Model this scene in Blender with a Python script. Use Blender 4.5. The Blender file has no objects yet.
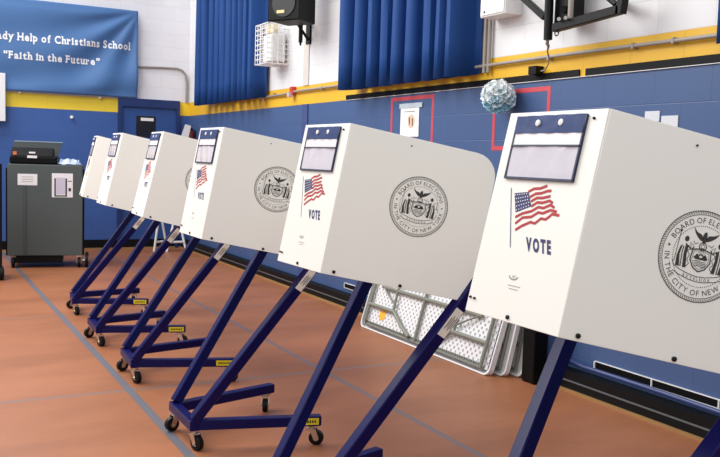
import bpy, math, random
from mathutils import Vector, Matrix, noise
random.seed(7)
S = bpy.context.scene
COL = S.collection
V3 = Vector
# ------------------------------------------------------------------ camera
F = V3((0.4713, 0.8783, -0.0811)); U = V3((0.0107, 0.0862, 0.9962))
F.normalize(); R = F.cross(U).normalized(); U = R.cross(F).normalized()
cd = bpy.data.cameras.new('camera'); cam = bpy.data.objects.new('camera', cd); COL.objects.link(cam)
cd.sensor_width = 36; cd.sensor_fit = 'HORIZONTAL'; cd.lens = 852.54 / 720 * 36; cd.clip_end = 100
m = Matrix.Identity(4)
for i in range(3):
    m[i][0] = R[i]; m[i][1] = U[i]; m[i][2] = -F[i]
m[2][3] = 1.4352
cam.matrix_world = m
S.camera = cam
# ------------------------------------------------------------------ light
w = bpy.data.worlds.new('world'); S.world = w; w.use_nodes = True
bg = w.node_tree.nodes['Background']; bg.inputs[0].default_value = (0.93, 0.96, 1.0, 1); bg.inputs[1].default_value = 0.71
def area(name, loc, tgt, sx, sy, e, c=(1, 1, 1)):
    l = bpy.data.lights.new(name, 'AREA'); l.shape = 'RECTANGLE'; l.size = sx; l.size_y = sy; l.energy = e; l.color = c
    o = bpy.data.objects.new(name, l); COL.objects.link(o); o.location = loc
    o.rotation_euler = (V3(tgt) - V3(loc)).to_track_quat('-Z', 'Y').to_euler(); return o
area('ceiling_light_bank', (-1.5, 7.0, 5.6), (1.8, 4.6, 0.5), 4, 4, 390, (1, 0.98, 0.94))
area('rear_ceiling_light_bank', (-0.5, 11.0, 5.8), (2.0, 8.5, 0.5), 3, 3, 280, (1, 0.99, 0.97))
area('front_fill_light', (-0.5, -0.5, 5.2), (2.0, 4.0, 1.0), 4, 3, 80, (1, 0.98, 0.95))  # unseen fill added behind the camera to brighten the camera-facing panels
area('side_fill_light', (-5, 3, 4.0), (2.5, 5, 1.2), 4, 3, 60, (1, 0.98, 0.95))  # soft fill added out of view on the left
S.view_settings.view_transform = 'Standard'; S.view_settings.look = 'None'
S.view_settings.exposure = 0.0; S.view_settings.gamma = 1; S.view_settings.use_curve_mapping = False

# ------------------------------------------------------------------ helpers
def lin(c):
    return tuple(((x / 255) / 12.92 if x / 255 <= .04045 else ((x / 255 + .055) / 1.055) ** 2.4) for x in c) + (1,)
MATS = {}
def mat(name, rgb, rough=.5, metal=0, var=.08, scale=8, bump=0, bscale=60, coat=0, alpha=1, trans=0, spec=.5):
    if name in MATS: return MATS[name]
    M = bpy.data.materials.new(name); M.use_nodes = True; nt = M.node_tree; b = nt.nodes['Principled BSDF']
    tc = nt.nodes.new('ShaderNodeTexCoord'); n = nt.nodes.new('ShaderNodeTexNoise'); n.inputs['Scale'].default_value = scale
    n.inputs['Detail'].default_value = 4
    nt.links.new(tc.outputs['Object'], n.inputs['Vector'])
    mx = nt.nodes.new('ShaderNodeMix'); mx.data_type = 'RGBA'
    c = lin(rgb); mx.inputs[6].default_value = tuple(x * (1 - var) for x in c[:3]) + (1,)
    mx.inputs[7].default_value = tuple(min(1, x * (1 + var)) for x in c[:3]) + (1,)
    nt.links.new(n.outputs['Fac'], mx.inputs[0]); nt.links.new(mx.outputs[2], b.inputs['Base Color'])
    b.inputs['Roughness'].default_value = rough; b.inputs['Metallic'].default_value = metal
    b.inputs['Coat Weight'].default_value = coat; b.inputs['Specular IOR Level'].default_value = spec; b.inputs['Alpha'].default_value = alpha
    b.inputs['Transmission Weight'].default_value = trans
    if bump:
        n2 = nt.nodes.new('ShaderNodeTexNoise'); n2.inputs['Scale'].default_value = bscale
        nt.links.new(tc.outputs['Object'], n2.inputs['Vector'])
        bp = nt.nodes.new('ShaderNodeBump'); bp.inputs['Strength'].default_value = bump; bp.inputs['Distance'].default_value = .01
        nt.links.new(n2.outputs['Fac'], bp.inputs['Height']); nt.links.new(bp.outputs[0], b.inputs['Normal'])
    MATS[name] = M; return M

WHITE_PL = mat('white_corrugated_plastic', (234, 234, 228), .42, var=.015, scale=3, bump=.03, bscale=25)
NAVY = mat('navy_gloss_paint', (8, 11, 76), .34, var=.1, scale=14, spec=.22)
CHROME = mat('chrome', (205, 200, 190), .22, metal=1, var=.1)
RUBBER = mat('black_rubber', (10, 10, 11), .5, spec=.25)
BLACK = mat('black_plastic', (6, 6, 8), .5, spec=.18)
BLACKMET = mat('black_steel', (6, 6, 10), .45, spec=.22)
INK = mat('black_ink', (52, 52, 50), .7, var=.3, scale=90)
NAVYINK = mat('navy_ink', (36, 42, 98), .6, var=.1)
REDINK = mat('red_ink', (170, 34, 42), .6, var=.15, scale=40)
WHITEINK = mat('white_ink', (240, 238, 240), .6, var=.02)
GREYINK = mat('grey_ink', (150, 148, 145), .7)
NAVYCL = mat('navy_vinyl', (38, 60, 112), .45, spec=.2, var=.3, scale=9, bump=.3, bscale=12)
BINDING = mat('black_binding', (24, 32, 66), .5)
INK2 = mat('soft_ink', (92, 90, 86), .7, var=.2, scale=90)
CLEAR = mat('milky_clear_vinyl', (208, 205, 216), .12, var=.1, scale=14, bump=.35, bscale=14, coat=.5)
STRIPW = mat('pocket_card', (226, 224, 228), .4, var=.04)
LABELM = mat('printed_label', (236, 234, 224), .5, var=.12, scale=60)
YELLOWL = mat('yellow_label', (222, 205, 40), .5, var=.1, scale=60)
BOLT = mat('bolt_black', (30, 28, 26), .35, metal=.6)
WHITEMET = mat('white_painted_steel', (232, 232, 232), .4, var=.03)
GREYCART = mat('grey_cart_paint', (84, 92, 92), .6, spec=.25, var=.06, scale=3)
PAPER = mat('paper', (238, 238, 240), .7, var=.03, scale=20)

class MB:
    def __init__(s): s.v = []; s.f = []; s.m = []; s.ms = []
    def mi(s, m):
        if m not in s.ms: s.ms.append(m)
        return s.ms.index(m)
    def add(s, vs, fs, m):
        o = len(s.v); s.v += [tuple(x) for x in vs]; k = s.mi(m)
        for f in fs: s.f.append(tuple(o + i for i in f)); s.m.append(k)
        return s
    def prism(s, base, off, m):
        n = len(base); off = V3(off); vs = [V3(p) for p in base] + [V3(p) + off for p in base]
        fs = [tuple(range(n - 1, -1, -1)), tuple(range(n, 2 * n))] + [(i, (i + 1) % n, n + (i + 1) % n, n + i) for i in range(n)]
        return s.add(vs, fs, m)
    def box(s, a, b, m):
        (x0, y0, z0), (x1, y1, z1) = a, b
        return s.prism([(x0, y0, z0), (x1, y0, z0), (x1, y1, z0), (x0, y1, z0)], (0, 0, z1 - z0), m)
    def bar(s, p, q, wdt, hgt, m, up=(0, 0, 1), bev=.004):
        p = V3(p); q = V3(q); d = (q - p).normalized(); r = d.cross(V3(up)).normalized(); u = r.cross(d)
        a, b = wdt / 2, hgt / 2; e = bev
        pr = [(-a + e, -b), (a - e, -b), (a, -b + e), (a, b - e), (a - e, b), (-a + e, b), (-a, b - e), (-a, -b + e)]
        return s.prism([p + r * x + u * y for x, y in pr], q - p, m)
    def tube(s, pts, rad, m, n=10, caps=True):
        pts = [V3(p) for p in pts]; vs = []; fs = []; prev = None
        for i, p in enumerate(pts):
            d = (pts[min(i + 1, len(pts) - 1)] - pts[max(i - 1, 0)]).normalized()
            if prev is None:
                a = V3((0, 0, 1)) if abs(d.z) < .9 else V3((1, 0, 0)); prev = d.cross(a).normalized()
            r = (prev - d * prev.dot(d)).normalized(); prev = r; u = d.cross(r)
            rr = rad[i] if isinstance(rad, (list, tuple)) else rad
            for k in range(n):
                t = 2 * math.pi * k / n; vs.append(p + (r * math.cos(t) + u * math.sin(t)) * rr)
        for i in range(len(pts) - 1):
            for k in range(n):
                fs.append((i * n + k, i * n + (k + 1) % n, (i + 1) * n + (k + 1) % n, (i + 1) * n + k))
        if caps: fs += [tuple(range(n - 1, -1, -1)), tuple(range((len(pts) - 1) * n, len(pts) * n))]
        return s.add(vs, fs, m)
    def cyl(s, p, q, r, m, n=20): return s.tube([p, q], r, m, n)
    def ball(s, c, r, m, n=12, sc=(1, 1, 1)):
        c = V3(c); vs = []; fs = []
        for i in range(n + 1):
            t = math.pi * i / n
            for k in range(n * 2):
                a = math.pi * k / n
                vs.append(c + V3((math.sin(t) * math.cos(a) * sc[0], math.sin(t) * math.sin(a) * sc[1], math.cos(t) * sc[2])) * r)
        for i in range(n):
            for k in range(2 * n):
                fs.append((i * 2 * n + k, (i + 1) * 2 * n + k, (i + 1) * 2 * n + (k + 1) % (2 * n), i * 2 * n + (k + 1) % (2 * n)))
        return s.add(vs, fs, m)
    def build(s, name, parent=None, smooth=False, bevel=0):
        me = bpy.data.meshes.new(name); me.from_pydata(s.v, [], s.f)
        for mm in s.ms: me.materials.append(mm)
        for p, k in zip(me.polygons, s.m): p.material_index = k; p.use_smooth = smooth
        me.validate(); me.update()
        o = bpy.data.objects.new(name, me); COL.objects.link(o)
        if parent: o.parent = parent
        if smooth:
            try: me.set_sharp_from_angle(angle=math.radians(40))
            except Exception: pass
        if bevel:
            b = o.modifiers.new('bevel', 'BEVEL'); b.width = bevel; b.segments = 2; b.limit_method = 'ANGLE'
        return o
def tag(o, label, cat, group=None, kind=None):
    if label: o['label'] = label
    if cat: o['category'] = cat
    if group: o['group'] = group
    if kind: o['kind'] = kind
    return o
def empty(name, loc=(0, 0, 0), rz=0):
    o = bpy.data.objects.new(name, None); COL.objects.link(o); o.location = loc; o.rotation_euler = (0, 0, rz)
    o.empty_display_size = .1; return o
def copy_tree(o, parent=None):
    c = o.copy(); COL.objects.link(c); c.parent = parent
    for ch in list(o.children): copy_tree(ch, c)
    return c
def clean_poly(pts): return pts
_gl = {}
def glyph(ch, bold=.0):
    """a character as 2D verts and faces, cap height = 1, left edge at 0; returns (verts, faces, width)"""
    k = (ch, bold)
    if k in _gl: return _gl[k]
    cu = bpy.data.curves.new('glyph', 'FONT'); cu.body = ch; cu.size = 1; cu.offset = bold; cu.fill_mode = 'BOTH'; cu.resolution_u = 3
    o = bpy.data.objects.new('glyph', cu); COL.objects.link(o)
    bpy.context.view_layer.update()
    dg = bpy.context.evaluated_depsgraph_get(); me = o.evaluated_get(dg).to_mesh()
    vs = [(v.co.x, v.co.y) for v in me.vertices]; fs = [tuple(p.vertices) for p in me.polygons]
    o.evaluated_get(dg).to_mesh_clear(); bpy.data.objects.remove(o); bpy.data.curves.remove(cu)
    if vs:
        x0 = min(v[0] for v in vs); x1 = max(v[0] for v in vs)
        vs = [((x - x0) / .72, y / .72) for x, y in vs]; wd = (x1 - x0) / .72
    else: wd = .38
    _gl[k] = (vs, fs, wd); return _gl[k]
def layout(text, bold=.0, gap=.14, cond=1.0):
    out = []; x = 0
    for ch in text:
        if ch == ' ': x += .42 * cond; continue
        vs, fs, wd = glyph(ch, bold); out.append((x, wd * cond, [(a * cond, b) for a, b in vs], fs)); x += wd * cond + gap
    return out, x - gap

# ------------------------------------------------------------------ setting
WX, WY, H = 3.834, 12.766, 2.006
def wall_mat(name, axis, blue, yellow, white, rough):
    M = bpy.data.materials.new(name); M.use_nodes = True; nt = M.node_tree; b = nt.nodes['Principled BSDF']; L = nt.links
    tc = nt.nodes.new('ShaderNodeTexCoord'); sp = nt.nodes.new('ShaderNodeSeparateXYZ'); L.new(tc.outputs['Object'], sp.inputs[0])
    cb = nt.nodes.new('ShaderNodeCombineXYZ'); L.new(sp.outputs[axis], cb.inputs[0])
    ad = nt.nodes.new('ShaderNodeMath'); ad.operation = 'ADD'; ad.inputs[1].default_value = -H + 4.0 ; L.new(sp.outputs[2], ad.inputs[0]); L.new(ad.outputs[0], cb.inputs[1])
    br = nt.nodes.new('ShaderNodeTexBrick'); L.new(cb.outputs[0], br.inputs['Vector'])
    br.inputs['Scale'].default_value = 1; br.inputs['Brick Width'].default_value = .4; br.inputs['Row Height'].default_value = .2
    br.inputs['Mortar Size'].default_value = .004; br.inputs['Mortar Smooth'].default_value = .5; br.offset = .5
    br.inputs['Color1'].default_value = (1, 1, 1, 1); br.inputs['Color2'].default_value = (.98, .98, .98, 1); br.inputs['Mortar'].default_value = (.88, .88, .88, 1)
    def step(z):
        g = nt.nodes.new('ShaderNodeMath'); g.operation = 'GREATER_THAN'; g.inputs[1].default_value = z; L.new(sp.outputs[2], g.inputs[0]); return g
    def mix(f, a, c, mode='MIX'):
        x = nt.nodes.new('ShaderNodeMix'); x.data_type = 'RGBA'; x.blend_type = mode
        if hasattr(f, 'outputs'): L.new(f.outputs[0], x.inputs[0])
        else: x.inputs[0].default_value = f
        for s_, q in ((6, a), (7, c)):
            if isinstance(q, tuple): x.inputs[s_].default_value = q
            else: L.new(q, x.inputs[s_])
        return x.outputs[2]
    c = mix(step(H), lin(blue), lin(yellow)); c = mix(step(H + .2), c, lin(white))
    c = mix(1.0, c, br.outputs['Color'], 'MULTIPLY')
    n = nt.nodes.new('ShaderNodeTexNoise'); n.inputs['Scale'].default_value = 1.3; n.inputs['Detail'].default_value = 6; L.new(tc.outputs['Object'], n.inputs['Vector'])
    rp = nt.nodes.new('ShaderNodeValToRGB'); rp.color_ramp.elements[0].color = (.86, .86, .86, 1); rp.color_ramp.elements[1].color = (1.08, 1.08, 1.08, 1)
    L.new(n.outputs['Fac'], rp.inputs[0]); c = mix(1.0, c, rp.outputs[0], 'MULTIPLY')
    L.new(c, b.inputs['Base Color']); b.inputs['Roughness'].default_value = rough
    bp = nt.nodes.new('ShaderNodeBump'); bp.inputs['Distance'].default_value = .003; bp.inputs['Strength'].default_value = .4
    L.new(br.outputs['Fac'], bp.inputs['Height']); bp.invert = True; L.new(bp.outputs[0], b.inputs['Normal'])
    return M
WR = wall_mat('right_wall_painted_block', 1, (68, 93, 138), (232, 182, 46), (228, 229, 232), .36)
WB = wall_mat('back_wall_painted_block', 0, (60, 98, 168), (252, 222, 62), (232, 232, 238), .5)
def struct(name, mb, **k):
    o = mb.build(name, **k); o['kind'] = 'structure'; return o
struct('wall_right', MB().box((WX, -2, 0), (WX + .2, WY + .2, 5.2), WR))
struct('wall_back', MB().box((-4, WY, 0), (WX, WY + .2, 5.2), WB))
# floor
FM = bpy.data.materials.new('terracotta_gym_floor'); FM.use_nodes = True
nt = FM.node_tree; L = nt.links; b = nt.nodes['Principled BSDF']; tc = nt.nodes.new('ShaderNodeTexCoord')
n1 = nt.nodes.new('ShaderNodeTexNoise'); n1.inputs['Scale'].default_value = .9; n1.inputs['Detail'].default_value = 8; n1.inputs['Roughness'].default_value = .65
mp = nt.nodes.new('ShaderNodeMapping'); mp.inputs['Scale'].default_value = (.7, 1.6, 1); L.new(tc.outputs['Object'], mp.inputs[0]); L.new(mp.outputs[0], n1.inputs['Vector'])
cr = nt.nodes.new('ShaderNodeValToRGB'); cr.color_ramp.elements[0].position = .3; cr.color_ramp.elements[1].position = .72
cr.color_ramp.elements[0].color = lin((139, 86, 56)); cr.color_ramp.elements[1].color = lin((178, 115, 79)); L.new(n1.outputs['Fac'], cr.inputs[0])
n2 = nt.nodes.new('ShaderNodeTexNoise'); n2.inputs['Scale'].default_value = 55; n2.inputs['Detail'].default_value = 3; L.new(tc.outputs['Object'], n2.inputs['Vector'])
sr = nt.nodes.new('ShaderNodeValToRGB'); sr.color_ramp.elements[0].color = (.9, .9, .9, 1); sr.color_ramp.elements[1].color = (1.08, 1.06, 1.04, 1); L.new(n2.outputs['Fac'], sr.inputs[0])
mu = nt.nodes.new('ShaderNodeMix'); mu.data_type = 'RGBA'; mu.blend_type = 'MULTIPLY'; mu.inputs[0].default_value = 1; L.new(cr.outputs[0], mu.inputs[6]); L.new(sr.outputs[0], mu.inputs[7])
sp = nt.nodes.new('ShaderNodeSeparateXYZ'); L.new(tc.outputs['Object'], sp.inputs[0])
col = mu.outputs[2]
def fline(ax, c0, wd, colr, op):
    global col
    s1 = nt.nodes.new('ShaderNodeMath'); s1.operation = 'SUBTRACT'; s1.inputs[1].default_value = c0; L.new(sp.outputs[ax], s1.inputs[0])
    s2 = nt.nodes.new('ShaderNodeMath'); s2.operation = 'ABSOLUTE'; L.new(s1.outputs[0], s2.inputs[0])
    s3 = nt.nodes.new('ShaderNodeMath'); s3.operation = 'LESS_THAN'; s3.inputs[1].default_value = wd / 2; L.new(s2.outputs[0], s3.inputs[0])
    s4 = nt.nodes.new('ShaderNodeMath'); s4.operation = 'MULTIPLY'; s4.inputs[1].default_value = op; L.new(s3.outputs[0], s4.inputs[0])
    x = nt.nodes.new('ShaderNodeMix'); x.data_type = 'RGBA'; L.new(s4.outputs[0], x.inputs[0]); L.new(col, x.inputs[6]); x.inputs[7].default_value = lin(colr); col = x.outputs[2]
fline(1, 5.10, .045, (120, 112, 110), .6); fline(1, 7.65, .045, (128, 112, 104), .5); fline(1, 10.2, .04, (140, 112, 100), .3)
fline(0, 2.49, .042, (98, 102, 112), .7); fline(0, 1.19, .05, (92, 104, 118), .85)
L.new(col, b.inputs['Base Color']); b.inputs['Roughness'].default_value = .42; b.inputs['Specular IOR Level'].default_value = .35
struct('floor', MB().box((-6, -2, -.1), (WX + .2, WY + .2, 0), FM))

# back wall skirting and right wall service skirting
DKBLUE = mat('dark_blue_paint', (24, 48, 104), .5)
DOORB = mat('door_blue_paint', (44, 80, 146), .45, var=.05, scale=3)
SKIRT = mat('black_skirting', (10, 13, 15), .5, spec=.2, var=.3, scale=10)
TAN = mat('tan_wood_strip', (160, 122, 76), .5, var=.15)
mb = MB().box((-4, WY - .03, .0), (WX - .12, WY, .14), SKIRT); mb.box((-4, WY - .055, 0), (WX - .12, WY - .03, .022), TAN)
struct('baseboard_back', mb)
mb = MB().box((WX - .10, -1, 0), (WX, WY - .03, .125), SKIRT)
mb.box((WX - .104, -1, .062), (WX - .10, WY - .03, .072), mat('grey_groove', (96, 100, 104), .4))
mb.box((WX - .122, -1, 0), (WX - .10, WY - .03, .014), TAN)
struct('baseboard_right', mb)
PIPEB = mat('blue_painted_pipe', (52, 66, 118), .35)
pp = [(WX - .05, y, .163 + .006 * math.sin(y * 2.1)) for y in [x * .25 for x in range(-2, 17)]] + [(WX - .02, 4.3, .19)]
tag(MB().tube(pp, .014, PIPEB).build('heating_pipe', smooth=True), 'blue painted pipe running low along the right wall above black skirting', 'pipe')
def wall_grille(y0, y1, n, label):
    e = empty('wall_vent', (WX, (y0 + y1) / 2, .19))
    fr = MB(); z0, z1 = -.022, .022; t = .004; a, c = y0 - e.location.y, y1 - e.location.y
    fr.box((-.012, a, z1), (0, c, z1 + t), WHITEMET); fr.box((-.012, a, z0 - t), (0, c, z0), WHITEMET)
    for i in range(n + 1):
        yy = a + (c - a) * i / n; fr.box((-.012, yy - t, z0), (0, yy + t, z1), WHITEMET)
    fr.build('frame', e); MB().box((-.004, a, z0), (-.001, c, z1), BLACK).build('slot', e)
    tag(e, label, 'vent'); return e
wall_grille(2.55, 3.95, 3, 'long black slot vent in white frame low on right wall')
wall_grille(6.9, 7.42, 1, 'short slot vent low on right wall behind the second booth')
# raised rubber strip, thin white line and conduit along the yellow band
mb = MB()
for a, c in ((4.225, 7.5), (-1, 4.165)):
    mb.box((WX - .012, a, 2.006), (WX, c, 2.052), BLACK); 

mb.box((WX - .012, -1, 2.002), (WX, 7.5, 2.0055), WHITEMET)
struct('trim_1', mb)
struct('trim_2', MB().box((WX - .03, 5.36, 2.14), (WX, 5.47, 5.2), mat('beige_trim', (206, 194, 176), .5)))
struct('trim_3', MB().box((WX - .012, 8.40, 2.206), (WX, 8.54, 5.2), mat('grey_strip_upper', (204, 200, 194), .5)))  # upright strip, greyer than the white wall
struct('trim_4', MB().box((WX - .012, 8.40, .14), (WX, 8.54, 2.006), mat('blue_strip', (60, 76, 126), .5)))  # lower run of the strip, darker than the blue wall
COND = mat('grey_conduit', (150, 143, 136), .4, var=.15, scale=5)
c_ = empty('wall_conduit', (WX, 5.5, 2.15))
pts = [(-.03, 5.5 - y, 0) for y in ()]
pts = []
for i in range(0, 44):
    y = -1 + i * .25; pts.append((-.03, y - 5.5, .004 * math.sin(y * 1.7) - .012 * (y > 8.9)))
MB().tube(pts, .0125, COND).build('tube', c_, smooth=True)
for y in (2.6, 3.45, 3.75, 4.5, 5.9, 7.0, 8.0, 9.3):
    MB().box((-.044, y - 5.508, -.017), (0, y - 5.492, .017), COND).build('clamp', c_)
tag(c_, 'thin grey conduit running along the yellow stripe of the right wall', 'conduit')
tag(MB().tube([(3.043, WY - .02, 2.682), (3.4, WY - .02, 2.70), (3.64, WY - .02, 2.703), (3.72, WY - .02, 2.68), (3.77, WY - .02, 2.62), (3.79, WY - .02, 2.5), (3.79, WY - .02, 2.2)], .016, COND).build('wall_pipe', smooth=True),
    'grey pipe bending down on back wall between banner and curtain', 'pipe')
# door in back wall
struct('door_1', MB().box((2.82, WY - .02, .02), (3.63, WY, 2.10), DOORB))
dr = bpy.data.objects['door_1']
mb = MB(); mb.box((3.035, WY - .028, 1.66), (3.32, WY - .02, 1.97), mat('door_window_glass', (28, 30, 36), .12)); mb.build('door_window', dr)
MB().box((3.10, WY - .031, 1.90), (3.29, WY - .028, 1.945), PAPER).build('window_reflection', dr)  # white bar painted on the glass in place of a reflection
MB().box((3.52, WY - .06, 1.0), (3.57, WY - .02, 1.06), CHROME).build('door_handle', dr)
mb = MB(); mb.box((2.77, WY - .06, 0), (2.82, WY, 2.22), DKBLUE); mb.box((3.63, WY - .06, 0), (3.68, WY, 2.22), DKBLUE); mb.box((2.82, WY - .06, 2.10), (3.63, WY, 2.22), DKBLUE)
struct('trim_5', mb)

# ------------------------------------------------------------------ voting booth
P = dict(zc=.1482, hf=.1866, L=.629, hr=.3471, xt=.6456, ht=.3681, zt=1.0134, fx=.0564, p0=.1865, fz=1.0355, th=.2172, p1=.184, Hh=.5453, Ls=.5705, fl=.3217)
up = V3((math.sin(P['th']), 0, math.cos(P['th']))); rt = V3((math.cos(P['th']), 0, -math.sin(P['th'])))
C0 = V3((P['fx'], 0, P['fz']))
Bf = C0 + V3((0, P['p0'], 0)); Bn = C0 - V3((0, P['p0'], 0))
booth = empty('voting_booth')
# front panel; u runs from far edge to near edge, v up
def front(u, v, d=0): return Bf + V3((0, -1, 0)) * u + up * v - rt * d     # d outward (towards -x)
k_ = (P['p0'] - P['p1'])
mb = MB(); o4 = [front(0, 0), front(2 * P['p0'], 0), front(2 * P['p0'] - k_, P['Hh']), front(k_, P['Hh'])]
mb.prism(o4, rt * .005, WHITE_PL)
fp = mb.build('front_panel', booth, bevel=.0015)
fp['label'] = 'white front panel with flag, VOTE lettering and clear pocket'
def decal(name, polys, mp_, parent, label=None):
    mb = MB()
    for pts, mm in polys: mb.add([mp_(x, y) for x, y in pts], [tuple(range(len(pts)))], mm)
    o = mb.build(name, parent)
    if label: o['label'] = label
    return o
def band(line, wd):
    """closed outline around a polyline"""
    a = []; c = []
    for i, p in enumerate(line):
        q0 = line[max(i - 1, 0)]; q1 = line[min(i + 1, len(line) - 1)]
        dx, dy = q1[0] - q0[0], q1[1] - q0[1]; l = math.hypot(dx, dy) or 1; nx, ny = -dy / l * wd / 2, dx / l * wd / 2
        a.append((p[0] + nx, p[1] + ny)); c.append((p[0] - nx, p[1] - ny))
    return [[a[i], a[i + 1], c[i + 1], c[i]] for i in range(len(line) - 1)]
stripes = [[(.1501, .3339), (.1691, .3429), (.1936, .345), (.2176, .3528)],
 [(.1599, .3205), (.1803, .3307), (.2029, .3334), (.2238, .3401), (.2366, .3407)],
 [(.1691, .3101), (.1886, .3203), (.2104, .3215), (.238, .3276)],
 [(.1746, .2977), (.1944, .3091), (.2146, .3093), (.2386, .3161), (.2518, .3108)],
 [(.1211, .2657), (.147, .2776), (.1789, .2854), (.2018, .2975), (.2223, .2965), (.2453, .3059), (.2613, .2999)],
 [(.1269, .2495), (.1509, .2666), (.1838, .2712), (.2064, .2842), (.2235, .2832), (.2496, .2931), (.2729, .2902)],
 [(.1328, .2329), (.1548, .2453), (.1849, .2579), (.2027, .2558), (.2212, .2698), (.2396, .2689), (.259, .2837), (.2849, .2822)]]
polys = []
for s_ in stripes:
    for q in band(s_, .0072): polys.append((q, REDINK))
can = [(.0967, .328), (.1517, .3339), (.1746, .2977), (.1184, .2779)]
polys.append((can, NAVYINK)); polys += [(q, NAVYINK) for q in band([(.0782, .3411), (.1293, .1864)], .0026)]
fe = decal('flag_emblem', polys, lambda x, y: front(x, y, .0010), fp, 'printed red, white and blue waving flag')
stars = []
for i in range(6):
    for j in range(5):
        a = (i + .5 + .25 * (j % 2)) / 6.4; c = (j + .5) / 5
        x = (can[0][0] * (1 - a) + can[1][0] * a) * (1 - c) + (can[3][0] * (1 - a) + can[2][0] * a) * c
        y = (can[0][1] * (1 - a) + can[1][1] * a) * (1 - c) + (can[3][1] * (1 - a) + can[2][1] * a) * c
        stars.append(([(x + .0019 * math.cos(t * 1.2566 + 1.57) * (1 if 1 else 0), y + .0019 * math.sin(t * 1.2566 + 1.57)) for t in range(5)], WHITEINK))
mb = MB()
for pts, mm in polys: mb.add([front(x, y, .0010) for x, y in pts], [tuple(range(len(pts)))], mm)
for pts, mm in stars: mb.add([front(x, y, .0015) for x, y in pts], [tuple(range(len(pts)))], mm)
old = fe.data; new = mb.build('tmp'); fe.data = new.data; bpy.data.objects.remove(new); bpy.data.meshes.remove(old); fe.data.name = 'flag_emblem'
# VOTE
lt, tw = layout('VOTE', bold=.05, gap=.16, cond=.62)
mb = MB()
def votemap(x, y):   # affine from the print
    a = x / tw; A = V3((.1929, .1867, 0)); Bb = V3((.2863, .1872, 0)); Cc = V3((.1819, .2185, 0))
    p = A + (Bb - A) * a + (Cc - A) * y; return front(p.x, p.y, .001)
for x, wd, vs, fs in lt: mb.add([votemap(x + a, c) for a, c in vs], fs, NAVYINK)
mb.build('vote_lettering', fp)['label'] = 'dark blue VOTE lettering'
# small grey maker mark
mk = []
for t in range(8):
    a0 = math.pi * (1 + t / 8); a1 = math.pi * (1 + (t + 1) / 8)
    mk.append(([(.168 + .018 * math.cos(a0), .116 + .010 * math.sin(a0)), (.168 + .018 * math.cos(a1), .116 + .010 * math.sin(a1)), (.168 + .014 * math.cos(a1), .116 + .006 * math.sin(a1)), (.168 + .014 * math.cos(a0), .116 + .006 * math.sin(a0))], GREYINK))
for i, (wd, y) in enumerate(((.05, .091), (.036, .083))): mk.append(([(.178 - wd / 2, y), (.178 + wd / 2, y), (.178 + wd / 2, y + .0016), (.178 - wd / 2, y + .0016)], GREYINK))
mk.append(([(.160, .119), (.168, .112), (.178, .121), (.168, .1155)], GREYINK))
decal('small_printed_mark', mk, lambda x, y: front(x, y, .001), fp)
# pocket
pk = MB()
u0, u1, v0, v1 = .048, .307, .3675, .533
NU, NV = 14, 8
def pocket_d(u, v): return .004 + .003 * math.sin((u - u0) / (u1 - u0) * math.pi) * math.sin(min(1, (v - v0) / .09) * math.pi / 2) + .0012 * math.sin(u * 70 + v * 25)
vs = [front(u0 + (u1 - u0) * i / NU, v0 + (.454 - v0) * j / NV, pocket_d(u0 + (u1 - u0) * i / NU, v0 + (.454 - v0) * j / NV)) for j in range(NV + 1) for i in range(NU + 1)]
fs = [(j * (NU + 1) + i, j * (NU + 1) + i + 1, (j + 1) * (NU + 1) + i + 1, (j + 1) * (NU + 1) + i) for j in range(NV) for i in range(NU)]
pk.add(vs, fs, CLEAR)
pk.prism([front(a, c, 0.0005) for a, c in ((u0, v0), (u1, v0), (u1, .453), (u0, .453))], -rt * .002, STRIPW)
pk = pk.build('document_pocket', booth, smooth=True); pk['label'] = 'clear document pocket edged in dark blue'
mb = MB(); mb.prism([front(a, c, .0005) for a, c in ((u0, .453), (u1, .453), (u1, .489), (u0, .489))], -rt * .005, STRIPW); mb.build('card_strip', pk)
mb = MB(); n = 16
vs = []
for j, v_ in enumerate((.4865, .510, .533)):
    for i in range(n + 1):
        u_ = u0 - .001 + (u1 - u0 + .002) * i / n; vs.append(front(u_, v_, .0075 + .0018 * math.sin(i * 1.7 + j)))
for j, v_ in enumerate((.533, .4865)):
    for i in range(n + 1): vs.append(front(u0 - .001 + (u1 - u0 + .002) * i / n, v_, .0005))
fs = [(j * (n + 1) + i, j * (n + 1) + i + 1, (j + 1) * (n + 1) + i + 1, (j + 1) * (n + 1) + i) for j in range(4) for i in range(n)]
mb.add(vs, fs, NAVYCL); mb.build('header_flap', pk, smooth=True)['label'] = 'navy header flap'
mb = MB()
def strip(a, c, e, f): mb.prism([front(x, y, .0008) for x, y in ((a, c), (e, c), (e, f), (a, f))], -rt * .0065, BINDING)
strip(u0 - .003, v0 - .003, u1 + .003, v0 + .003); strip(u0 - .003, v0, u0 + .002, .53); strip(u1 - .002, v0, u1 + .003, .53); strip(u0, .452, u1, .4555); mb.prism([front(x, y, .006) for x, y in ((u0, .452), (u1, .452), (u1, .4555), (u0, .4555))], -rt * .004, BINDING)
mb.build('binding', pk)
for (a, c) in ((.136, .513), (.2235, .513)):
    mb = MB(); p = front(a, c, .006); mb.tube([p, p - rt * .004, p - rt * .006], [.0085, .0085, .004], WHITEMET, 14); mb.build('snap', pk, smooth=True)
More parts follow.
